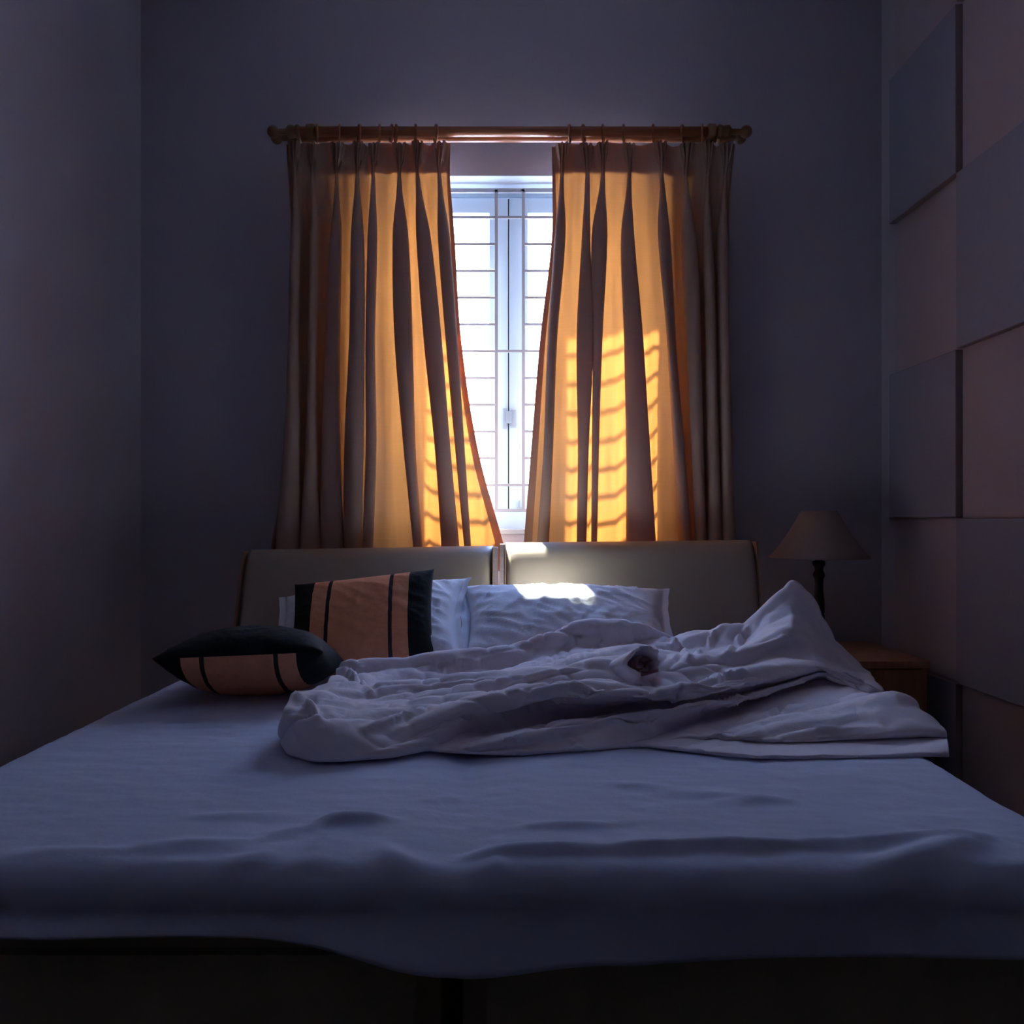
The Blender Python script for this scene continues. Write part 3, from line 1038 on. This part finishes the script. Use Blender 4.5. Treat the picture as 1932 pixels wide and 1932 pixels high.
# ------------------------------------------------------------------ duvet
DU = [
 # (px, py, d) lists, from the pillows towards the foot
 [(640, None, 2.48), (900, None, 2.66), (1200, None, 2.72), (1500, None, 2.62), (1630, None, 2.42)],
 [(636, 1262, 2.40), (650, 1247, 2.41), (700, 1243, 2.44), (760, 1240, 2.47), (850, 1226, 2.52), (950, 1213, 2.56), (1010, 1204, 2.58), (1080, 1181, 2.6), (1130, 1173, 2.62), (1200, 1180, 2.6), (1260, 1186, 2.6), (1330, 1190, 2.58), (1362, 1180, 2.56), (1405, 1180, 2.54), (1430, 1158, 2.52), (1465, 1130, 2.50), (1497, 1105, 2.48), (1528, 1130, 2.46), (1553, 1168, 2.44), (1570, 1203, 2.42), (1598, 1237, 2.40), (1640, 1268, 2.34)],
 [(628, 1275, 2.32), (660, 1272, 2.33), (760, 1276, 2.34), (860, 1270, 2.38), (950, 1250, 2.44), (1010, 1238, 2.46), (1080, 1212, 2.5), (1130, 1203, 2.5), (1200, 1206, 2.48), (1300, 1214, 2.46), (1360, 1205, 2.46), (1410, 1196, 2.46), (1450, 1165, 2.46), (1497, 1125, 2.45), (1535, 1165, 2.42), (1560, 1215, 2.38), (1600, 1250, 2.36), (1645, 1275, 2.32)],
 [(612, 1300, 2.22), (700, 1296, 2.26), (800, 1292, 2.28), (900, 1280, 2.32), (1000, 1272, 2.34), (1060, 1264, 2.36), (1110, 1250, 2.38), (1160, 1236, 2.38), (1200, 1228, 2.36), (1290, 1232, 2.34), (1340, 1238, 2.34), (1400, 1222, 2.36), (1450, 1190, 2.40), (1497, 1150, 2.42), (1535, 1195, 2.38), (1560, 1235, 2.34), (1605, 1258, 2.32), (1655, 1285, 2.28)],
 [(598, 1296, 2.14), (640, 1284, 2.18), (700, 1290, 2.20), (800, 1287, 2.22), (900, 1272, 2.24), (1000, 1266, 2.24), (1060, 1258, 2.24), (1110, 1252, 2.24), (1160, 1252, 2.24), (1200, 1252, 2.22), (1290, 1250, 2.22), (1340, 1248, 2.24), (1400, 1228, 2.28), (1450, 1205, 2.32), (1497, 1185, 2.34), (1535, 1215, 2.32), (1560, 1246, 2.30), (1610, 1268, 2.26), (1665, 1298, 2.22)],
 [(570, 1304, 2.08), (620, 1304, 2.08), (700, 1316, 2.10), (800, 1308, 2.12), (900, 1294, 2.16), (1000, 1286, 2.18), (1080, 1278, 2.18), (1160, 1274, 2.16), (1250, 1272, 2.14), (1340, 1268, 2.16), (1400, 1250, 2.22), (1450, 1232, 2.26), (1497, 1222, 2.28), (1540, 1240, 2.27), (1575, 1260, 2.25), (1620, 1280, 2.22), (1672, 1305, 2.18)],
 [(548, 1316, 1.98), (600, 1318, 1.96), (680, 1340, 1.98), (760, 1345, 2.00), (850, 1328, 2.03), (950, 1304, 2.08), (1060, 1286, 2.10), (1130, 1284, 2.10), (1200, 1290, 2.07), (1280, 1290, 2.07), (1350, 1280, 2.10), (1420, 1260, 2.16), (1480, 1250, 2.20), (1530, 1254, 2.23), (1580, 1268, 2.23), (1630, 1288, 2.2), (1680, 1309, 2.16)],
 [(532, 1342, 1.88), (590, 1356, 1.84), (660, 1374, 1.84), (740, 1372, 1.88), (830, 1352, 1.92), (900, 1330, 1.97), (980, 1308, 2.02), (1060, 1300, 2.02), (1140, 1302, 2.01), (1220, 1304, 2.00), (1300, 1300, 2.02), (1370, 1290, 2.06), (1440, 1276, 2.12), (1500, 1262, 2.18), (1545, 1260, 2.23), (1600, 1276, 2.22), (1640, 1294, 2.19), (1690, 1312, 2.15)],
 [(528, 1380, 1.82), (590, 1408, 1.775), (660, 1415, 1.775), (740, 1405, 1.80), (830, 1384, 1.86), (900, 1364, 1.92), (980, 1342, 1.97), (1060, 1325, 1.985), (1140, 1322, 1.985), (1220, 1320, 1.98), (1300, 1312, 2.0), (1370, 1304, 2.04), (1440, 1290, 2.10), (1500, 1276, 2.16), (1548, 1264, 2.24), (1605, 1282, 2.2), (1650, 1300, 2.18), (1700, 1318, 2.13)],
 [(545, 1412, 1.80), (595, 1436, 1.765), (660, 1436, 1.765), (740, 1428, 1.79), (830, 1410, 1.85), (880, 1400, 1.88), (990, 1370, 1.965), (1060, 1351, 2.01), (1140, 1344, 2.02), (1220, 1332, 2.01), (1300, 1320, 2.02), (1370, 1318, 2.05), (1440, 1300, 2.12), (1500, 1284, 2.19), (1549, 1267, 2.27), (1608, 1286, 2.2), (1655, 1302, 2.17), (1704, 1322, 2.12)],
 [(560, 1436, 1.765), (600, 1445, 1.745), (660, 1442, 1.75), (740, 1436, 1.775), (830, 1420, 1.83), (880, 1411, 1.80), (990, 1378, 1.88), (1060, 1358, 1.93), (1140, 1350, 1.95), (1220, 1338, 1.96), (1300, 1326, 1.99), (1370, 1324, 2.03), (1440, 1306, 2.10), (1500, 1288, 2.17), (1549, 1270, 2.26), (1608, 1290, 2.19), (1655, 1305, 2.16), (1708, 1326, 2.11)],
 [(568, 1440, 1.76), (600, 1448, 1.74), (660, 1446, 1.745), (740, 1440, 1.76), (830, 1430, 1.79), (890, 1425, 1.775), (990, 1410, 1.80), (1060, 1395, 1.84), (1140, 1376, 1.88), (1220, 1358, 1.91), (1300, 1342, 1.95), (1370, 1330, 2.0), (1440, 1310, 2.09), (1500, 1291, 2.16), (1550, 1274, 2.24), (1610, 1294, 2.18), (1660, 1309, 2.15), (1712, 1332, 2.1)],
 [(575, 1443, 1.755), (605, 1449, 1.74), (660, 1447, 1.75), (740, 1441, 1.765), (830, 1434, 1.785), (895, 1437, 1.77), (990, 1440, 1.755), (1060, 1434, 1.78), (1140, 1424, 1.80), (1220, 1400, 1.86), (1290, 1374, 1.93), (1345, 1346, 2.02), (1410, 1320, 2.1), (1480, 1297, 2.18), (1552, 1279, 2.24), (1615, 1299, 2.17), (1665, 1314, 2.13), (1722, 1340, 2.08)],
 [(578, 1444, 1.765), (607, 1449, 1.75), (660, 1447, 1.76), (740, 1441, 1.775), (830, 1435, 1.79), (895, 1437, 1.785), (990, 1440, 1.77), (1060, 1434, 1.79), (1140, 1425, 1.81), (1220, 1408, 1.86), (1290, 1384, 1.92), (1345, 1362, 1.99), (1410, 1342, 2.04), (1480, 1318, 2.11), (1552, 1300, 2.16), (1620, 1306, 2.12), (1680, 1318, 2.08), (1735, 1350, 2.02)],
 [(580, 1445, 1.77), (609, 1449, 1.76), (660, 1447, 1.77), (740, 1441, 1.785), (830, 1435, 1.80), (895, 1437, 1.79), (990, 1440, 1.78), (1060, 1434, 1.80), (1140, 1426, 1.82), (1220, 1411, 1.85), (1290, 1389, 1.89), (1350, 1376, 1.92), (1430, 1362, 1.95), (1500, 1350, 1.98), (1570, 1340, 2.0), (1640, 1332, 2.0), (1700, 1334, 1.98), (1762, 1366, 1.94)],
 [(583, 1446, 1.78), (611, 1449, 1.77), (660, 1447, 1.78), (740, 1442, 1.79), (830, 1436, 1.81), (895, 1438, 1.80), (990, 1440, 1.79), (1060, 1434, 1.81), (1140, 1427, 1.825), (1220, 1413, 1.84), (1290, 1393, 1.855), (1350, 1392, 1.85), (1430, 1396, 1.83), (1520, 1396, 1.83), (1600, 1390, 1.84), (1680, 1380, 1.85), (1740, 1376, 1.86), (1784, 1384, 1.86)],
 [(585, 1446, 1.79), (613, 1449, 1.78), (660, 1447, 1.79), (740, 1442, 1.80), (830, 1436, 1.82), (895, 1438, 1.81), (990, 1440, 1.80), (1060, 1434, 1.82), (1140, 1427, 1.83), (1220, 1413, 1.845), (1290, 1396, 1.87), (1350, 1403, 1.86), (1430, 1415, 1.83), (1520, 1421, 1.815), (1600, 1417, 1.82), (1680, 1410, 1.83), (1740, 1402, 1.84), (1786, 1392, 1.84)],
 [(585, 1446, 1.80), (613, 1449, 1.79), (660, 1447, 1.80), (740, 1442, 1.81), (830, 1436, 1.83), (895, 1438, 1.82), (990, 1440, 1.81), (1060, 1434, 1.83), (1140, 1427, 1.835), (1200, 1412, 1.84), (1290, 1402, 1.82), (1350, 1408, 1.80), (1430, 1420, 1.765), (1520, 1425, 1.755), (1600, 1423, 1.76), (1680, 1418, 1.77), (1740, 1412, 1.78), (1789, 1402, 1.79)],
 [(585, 1447, 1.76), (613, 1450, 1.745), (660, 1448, 1.755), (740, 1442, 1.78), (830, 1437, 1.80), (895, 1439, 1.77), (990, 1441, 1.76), (1060, 1435, 1.78), (1140, 1428, 1.80), (1220, 1414, 1.825), (1300, 1424, 1.78), (1360, 1431, 1.755), (1430, 1437, 1.735), (1520, 1437, 1.735), (1600, 1435, 1.74), (1680, 1433, 1.745), (1740, 1432, 1.75), (1789, 1434, 1.745)],
 [(590, None, 1.86), (660, None, 1.86), (740, None, 1.88), (895, None, 1.88), (1060, None, 1.88), (1220, None, 1.90), (1300, None, 1.86), (1430, None, 1.83), (1600, None, 1.83), (1740, None, 1.83), (1780, None, 1.83)],
]
def tweak(k, lo, hi, dd=0.0, dy=0.0):
    DU[k] = [(a, (b + dy if b is not None and lo <= a <= hi else b), (c + dd if lo <= a <= hi else c)) for a, b, c in DU[k]]
# left end: belly overhangs its contact line, the layers below are tucked under
DU[8] = [(528, 1385, 1.79), (590, 1412, 1.705), (660, 1418, 1.70), (740, 1404, 1.73), (830, 1380, 1.80)] + [q for q in DU[8] if q[0] > 850]
DU[9] = [(545, 1425, 1.76), (597, 1447, 1.70), (660, 1445, 1.705), (740, 1437, 1.73), (830, 1414, 1.80)] + [q for q in DU[9] if q[0] > 850]
for k in range(10, 19):
    DU[k] = [(a, None, 1.80 + .01 * (k - 10) + max(0, a - 740) * .0005) if a < 800 else (a, b, c) for a, b, c in DU[k]]
tweak(9, 860, 1560, .05)
tweak(10, 860, 1560, -.01, -2)
tweak(12, 1270, 1600, .06)
tweak(13, 1270, 1600, -.01)
for k in range(13, 18):
    DU[k] = [(a, None, c + .07) if 800 < a < 1160 else (a, b, c) for a, b, c in DU[k]]
tweak(16, 1300, 1790, .05)
tweak(2, 700, 1420, .02, 10)
tweak(3, 700, 1420, -.02, -5)
tweak(5, 640, 1500, .03, 7)
tweak(11, 900, 1300, -.03)
tweak(14, 1300, 1740, -.03)
DU[14] = [q for q in DU[14] if q[0] < 1600] + [(1640, 1320, 2.0), (1690, 1311, 2.01), (1725, 1322, 2.0), (1768, 1362, 1.95)]
DU[13] = [q for q in DU[13] if q[0] < 1650] + [(1690, 1318, 2.05), (1742, 1348, 2.0)]
def nearer(k, left, right):
    out = []
    for a, b, c in DU[k]:
        t = min(1, max(0, (a - 850) / 150))
        d = left * (1 - t) + right * t
        d *= 1 - min(1, max(0, (a - 1150) / 300))
        out.append((a, b, c - d))
    DU[k] = out
for k, l_, r_ in ((3, .05, .06), (4, .08, .10), (5, .10, .12), (6, .11, .12), (7, .09, .10), (8, 0, .07), (9, 0, .05), (10, 0, .07)):
    nearer(k, l_, r_)
NU = 90
base = []
for cv in DU:
    px = np.array([c[0] for c in cv], float)
    dd = np.array([c[2] for c in cv], float)
    py = np.array([(985 + (CAMZ - MT - .004) * F / c[2]) if c[1] is None else c[1] for c in cv], float)
    us = np.linspace(0, 1, NU)
    q = px[0] + (px[-1] - px[0]) * us
    yy = np.interp(q, px, py)
    d2 = np.interp(q, px, dd)
    # light smoothing, keeping the sharp peak
    pts = []
    for a, b, c in zip(q, yy, d2):
        v = W(a, b, c)
        pts.append((v.x, v.y, max(v.z, MT + .009)))
    base.append(pts)
base = np.array(base)

def catmull(P, f):
    n = len(P)
    out = []
    for i in range(n - 1):
        p0, p1, p2, p3 = P[max(i - 1, 0)], P[i], P[i + 1], P[min(i + 2, n - 1)]
        for k in range(f):
            t = k / f
            out.append(.5 * ((2 * p1) + (-p0 + p2) * t + (2 * p0 - 5 * p1 + 4 * p2 - p3) * t * t + (-p0 + 3 * p1 - 3 * p2 + p3) * t ** 3))
    out.append(P[-1])
    return np.array(out)

fine = catmull(base, 10)
fine = catmull(fine.transpose(1, 0, 2), 4).transpose(1, 0, 2)
fine[:, :, 2] = np.maximum(fine[:, :, 2], MT + .009)
# normals
du = np.gradient(fine, axis=1)
dv = np.gradient(fine, axis=0)
nn = np.cross(du, dv)
nn /= (np.linalg.norm(nn, axis=2, keepdims=True) + 1e-9)
nn[nn[:, :, 2] < 0] *= 1
for j in range(fine.shape[0]):
    for i in range(fine.shape[1]):
        x, y, z = fine[j, i]
        env = min(1, (z - MT) / .04) * (1 - .62 * min(1, max(0, (x - .50) / .15))) * (1 - .4 * min(1, max(0, (-.22 - x) / .1)))
        wv = Vector((x * 1.5, y * 1.5, z * 1.5))
        wx = x + .12 * noise.noise(wv * 2)
        wy = y + .12 * noise.noise(wv * 2 + Vector((9, 3, 1)))
        al, ac = wx * .93 + wy * .36, -wx * .36 + wy * .93
        a = 1 - 2.2 * abs(noise.noise(Vector((al * 2.2, ac * 6 + z * 8, z * 3))))
        a2 = 1 - 2.4 * abs(noise.noise(Vector((al * 2.3 + 7, ac * 11 + z * 10, z * 5 + 3))))
        b = 1 - 2.2 * abs(noise.noise(Vector((wx * 7 - wy * 8, wy * 9 + wx * 9 + z * 14, z * 6 + 5))))
        c = noise.noise(Vector((x * 26, y * 26, z * 30)))
        disp = env * (.022 * max(a, 0) ** 2 + .018 * max(a2, 0) ** 3 + .008 * max(b, 0) ** 3 + .0018 * c - .010)
        fine[j, i] += nn[j, i] * disp * (1 if nn[j, i][2] > 0 or True else -1)
# individual creases and the small ridges beside them
CR = [
 ([(1035, 1240), (1080, 1207), (1125, 1184)], .010, .018),
 ([(960, 1352), (1010, 1338), (1065, 1321)], .008, .016),
 ([(700, 1303), (672, 1278), (655, 1260)], .012, .022), ([(1075, 1395), (1092, 1418), (1115, 1436)], .010, .014),
 ([(1290, 1312), (1345, 1284), (1400, 1262)], .012, .022), ([(1370, 1368), (1460, 1342), (1560, 1320), (1625, 1308)], .014, .014),
 ([(1172, 1184), (1205, 1205), (1235, 1218)], .010, .018), ([(1240, 1190), (1270, 1210), (1300, 1236)], .012, .018),
 ([(1348, 1188), (1335, 1205), (1318, 1228)], .012, .020), ([(560, 1306), (585, 1330), (600, 1352)], .014, .016),
 ([(690, 1374), (750, 1352), (810, 1332)], .014, .014), ([(1405, 1186), (1388, 1205), (1372, 1228)], .012, .018),
 ([(1430, 1222), (1480, 1200), (1520, 1205)], .014, .014), ([(860, 1250), (930, 1240), (1010, 1222)], .010, .014),
 ([(1150, 1350), (1220, 1368), (1290, 1352)], .012, .012), ([(900, 1410), (960, 1392), (1030, 1388)], .010, .012),
 ([(760, 1262), (820, 1256), (880, 1262)], .012, .012), ([(1010, 1300), (1080, 1290), (1130, 1300)], .012, .014),
 ([(1480, 1385), (1560, 1378), (1660, 1368)], .014, .012),
]
def on_surface(px, py):
    dd = fine[:, :, 1] + D0
    u_ = 960 + fine[:, :, 0] * F / dd
    v_ = 985 + (CAMZ - fine[:, :, 2]) * F / dd
    e = (u_ - px) ** 2 + (v_ - py) ** 2
    near = e < e.min() + 30
    k_ = np.argmin(np.where(near, dd, 99))
    return fine.reshape(-1, 3)[k_].copy()
moves = np.zeros(fine.shape[:2])
for pl_, wd_, h_ in CR:
    P3 = [on_surface(*q) for q in pl_]
    for qi, (a_, b_) in enumerate(zip(P3[:-1], P3[1:])):
        ab = b_ - a_
        L2 = float(ab @ ab) + 1e-9
        t_ = np.clip(((fine - a_) @ ab) / L2, 0, 1)
        gap = fine - (a_ + t_[..., None] * ab)
        dist = np.linalg.norm(gap, axis=2)
        s_ = (qi + t_) / (len(P3) - 1)
        tap = np.sin(np.pi * (.08 + .84 * s_)) ** .7
        side_ = np.where(gap[..., 2] + gap[..., 1] * .5 > 0, 1.0, .5)
        g_ = (-np.exp(-(dist / (wd_ * .6)) ** 2) + .75 * side_ * np.exp(-((dist - wd_ * 1.4) / (wd_ * .8)) ** 2)) * h_ * .8 * tap
        moves = np.where(np.abs(g_) > np.abs(moves), g_, moves)
fine += nn * (moves * np.clip((fine[:, :, 2] - MT) / .03, 0, 1))[..., None]
fine[:, :, 2] = np.maximum(fine[:, :, 2], MT + .009)
me = grid_mesh('duvet', fine)
dv_o = link('duvet', me, [M['duvet'], M['duvet_in']], smooth=True)
# rolled-up corner, inner turns coloured dark for the shade in the hole
def roll(bm_v, A, B, r0, r1, turns=1.6, n=70, m=16):
    A, B = Vector(A), Vector(B)
    ax = (B - A).normalized()
    up = Vector((0, 0, 1))
    e1 = ax.cross(up).normalized()
    e2 = e1.cross(ax).normalized()
    rows_ = []
    for j in range(m + 1):
        t = j / m
        cpt = A.lerp(B, t)
        row = []
        for i in range(n + 1):
            s = i / n
            a = s * turns * 2 * math.pi - 1.9
            lip = 1 + .10 * t ** 3
            wob = 1 + .16 * noise.noise(Vector((math.cos(a) * 1.6, math.sin(a) * 1.6, t * 2.5 + s * 2)))
            rr = (r0 + (r1 - r0) * t) * (1 - .42 * min(1, s / .35) - .38 * s) * lip * wob
            pull = ax * (-.045 * s * t + .03 * t ** 3 * noise.noise(Vector((math.cos(a) * 2, math.sin(a) * 2, 7 + s * 3))))
            p = cpt + e1 * (rr * 1.15 * math.cos(a)) + e2 * (rr * .88 * math.sin(a)) + pull
            row.append(tuple(p))
        rows_.append(row)
    return np.array(rows_)
RP = roll(None, W(1080, 1300, 2.36), W(1234, 1246, 2.07), .052, .070, turns=1.9)
RP[:, :, 2] = np.maximum(RP[:, :, 2], MT + .012)
me2 = grid_mesh('roll', RP)
_n = RP.shape[1] - 1
for _i, _p in enumerate(me2.polygons):
    _p.material_index = 1 if (_i % _n) > _n * .5 else 0
bm = bmesh.new()
bm.from_mesh(dv_o.data)
nf = len(bm.faces)
bm.from_mesh(me2)
for f in bm.faces:
    f.smooth = True
bm.to_mesh(dv_o.data)
bm.free()
md = dv_o.modifiers.new('thick', 'SOLIDIFY')
md.thickness = .006
md.offset = 0
tag(dv_o, 'crumpled white duvet pushed across the bed, one corner standing in a peak', 'duvet')

# ------------------------------------------------------------------ bedside table and lamp
tx0, tx1, ty0, ty1, tz = .99, 1.447, -.63, -.13, .552
tb = thing('bedside_table', 'reddish brown wooden bedside table between the bed and the right wall', 'bedside table', ((tx0 + tx1) / 2, (ty0 + ty1) / 2, 0))
box('top', tx0, tx1, ty0, ty1, tz - .026, tz, M['table'], tb, .004)
bm = bmesh.new()
i0, i1 = tx0 + .012, tx1 - .006
add_box(bm, i0, i0 + .018, ty0 + .014, ty1, .05, tz - .027)
add_box(bm, i1 - .018, i1, ty0 + .014, ty1, .05, tz - .027)
add_box(bm, i0 + .018, i1 - .018, ty1 - .012, ty1, .05, tz - .027)
add_box(bm, i0 + .018, i1 - .018, ty0 + .03, ty1 - .012, .05, .068)
add_box(bm, i0 + .018, i1 - .018, ty0 + .03, ty1 - .012, .29, .30)
add_box(bm, i0 + .02, i1 - .02, ty0 + .04, ty1 - .02, 0, .05)
at_local(bm_obj('carcass', bm, M['table']), tb)
for z0, z1 in ((.072, .288), (.304, tz - .03)):
    dr = box('drawer', i0 + .02, i1 - .02, ty0 + .008, ty0 + .029, z0, z1, M['table'], tb, .003)
    kb = lathe('knob', [(.006, 0), (.006, -.012), (.014, -.018), (.012, -.026), (.0005, -.028)], ((i0 + i1) / 2, ty0 + .008, (z0 + z1) / 2), M['rod_ball'], axis='Y', n=20)
    kb.parent = dr

lx, ly = X(1545, 3.33), 3.33 - D0
lp = thing('table_lamp', 'table lamp with a pale cone shade and black turned stem on the bedside table', 'lamp', (lx, ly, tz))
zs = Z(1052, 3.33)
at_local(lathe('lamp_base', [(.075, tz + .0005), (.078, tz + .006), (.07, tz + .014), (.04, tz + .022), (.028, tz + .034), (.016, tz + .044)], (lx, ly, 0), M['stem'], n=36), lp)
def zz(py):
    return Z(py, 3.33)
at_local(lathe('stem', [(.015, tz + .0445), (.022, tz + .07), (.026, zz(1195)), (.024, zz(1175)), (.0205, zz(1158)), (.022, zz(1140)), (.0185, zz(1125)), (.0155, zz(1110)), (.0155, zz(1098)), (.017, zz(1092)), (.0225, zz(1086)), (.021, zz(1082)), (.0155, zz(1076)), (.016, zz(1071)), (.0235, zz(1066)), (.024, zz(1059)), (.010, zz(1057))], (lx, ly, 0), M['stem'], n=32), lp)
at_local(lathe('socket', [(.013, zz(1058)), (.013, zz(1048)), (.018, zz(1046)), (.018, zz(1020)), (.015, zz(1018))], (lx, ly, 0), M['socket'], n=24), lp)
prof = [(.187, zs), (.170, zs + .018), (.140, zs + .055), (.112, zs + .098), (.086, zs + .142), (.066, zs + .180)]
bm = bmesh.new()
n = 64
rings = []
for r, z in prof:
    rings.append([bm.verts.new((lx + r * math.cos(2 * math.pi * i / n), ly + r * math.sin(2 * math.pi * i / n), z)) for i in range(n)])
for a, b in zip(rings[:-1], rings[1:]):
    for i in range(n):
        bm.faces.new((a[i], a[(i + 1) % n], b[(i + 1) % n], b[i]))
sd = at_local(bm_obj('lamp_shade', bm, M['shade'], smooth=True), lp)
md = sd.modifiers.new('thick', 'SOLIDIFY')
md.thickness = .002
bm = bmesh.new()
add_torus(bm, (lx, ly, zs + .176), .064, .0015, 'Z', 40, 6)
for k in range(3):
    a = 2 * math.pi * k / 3 + .3
    bmesh.ops.create_cone(bm, cap_ends=True, segments=8, radius1=.0014, radius2=.0014, depth=.064, matrix=Matrix.Translation((lx + .032 * math.cos(a), ly + .032 * math.sin(a), zs + .176)) @ Matrix.Rotation(a, 4, 'Z') @ Matrix.Rotation(R(90), 4, 'Y'))
bmesh.ops.create_cone(bm, cap_ends=True, segments=12, radius1=.0025, radius2=.0025, depth=.10, matrix=Matrix.Translation((lx, ly, zs + .128)))
at_local(bm_obj('shade_carrier', bm, M['hook'], smooth=True), lp)
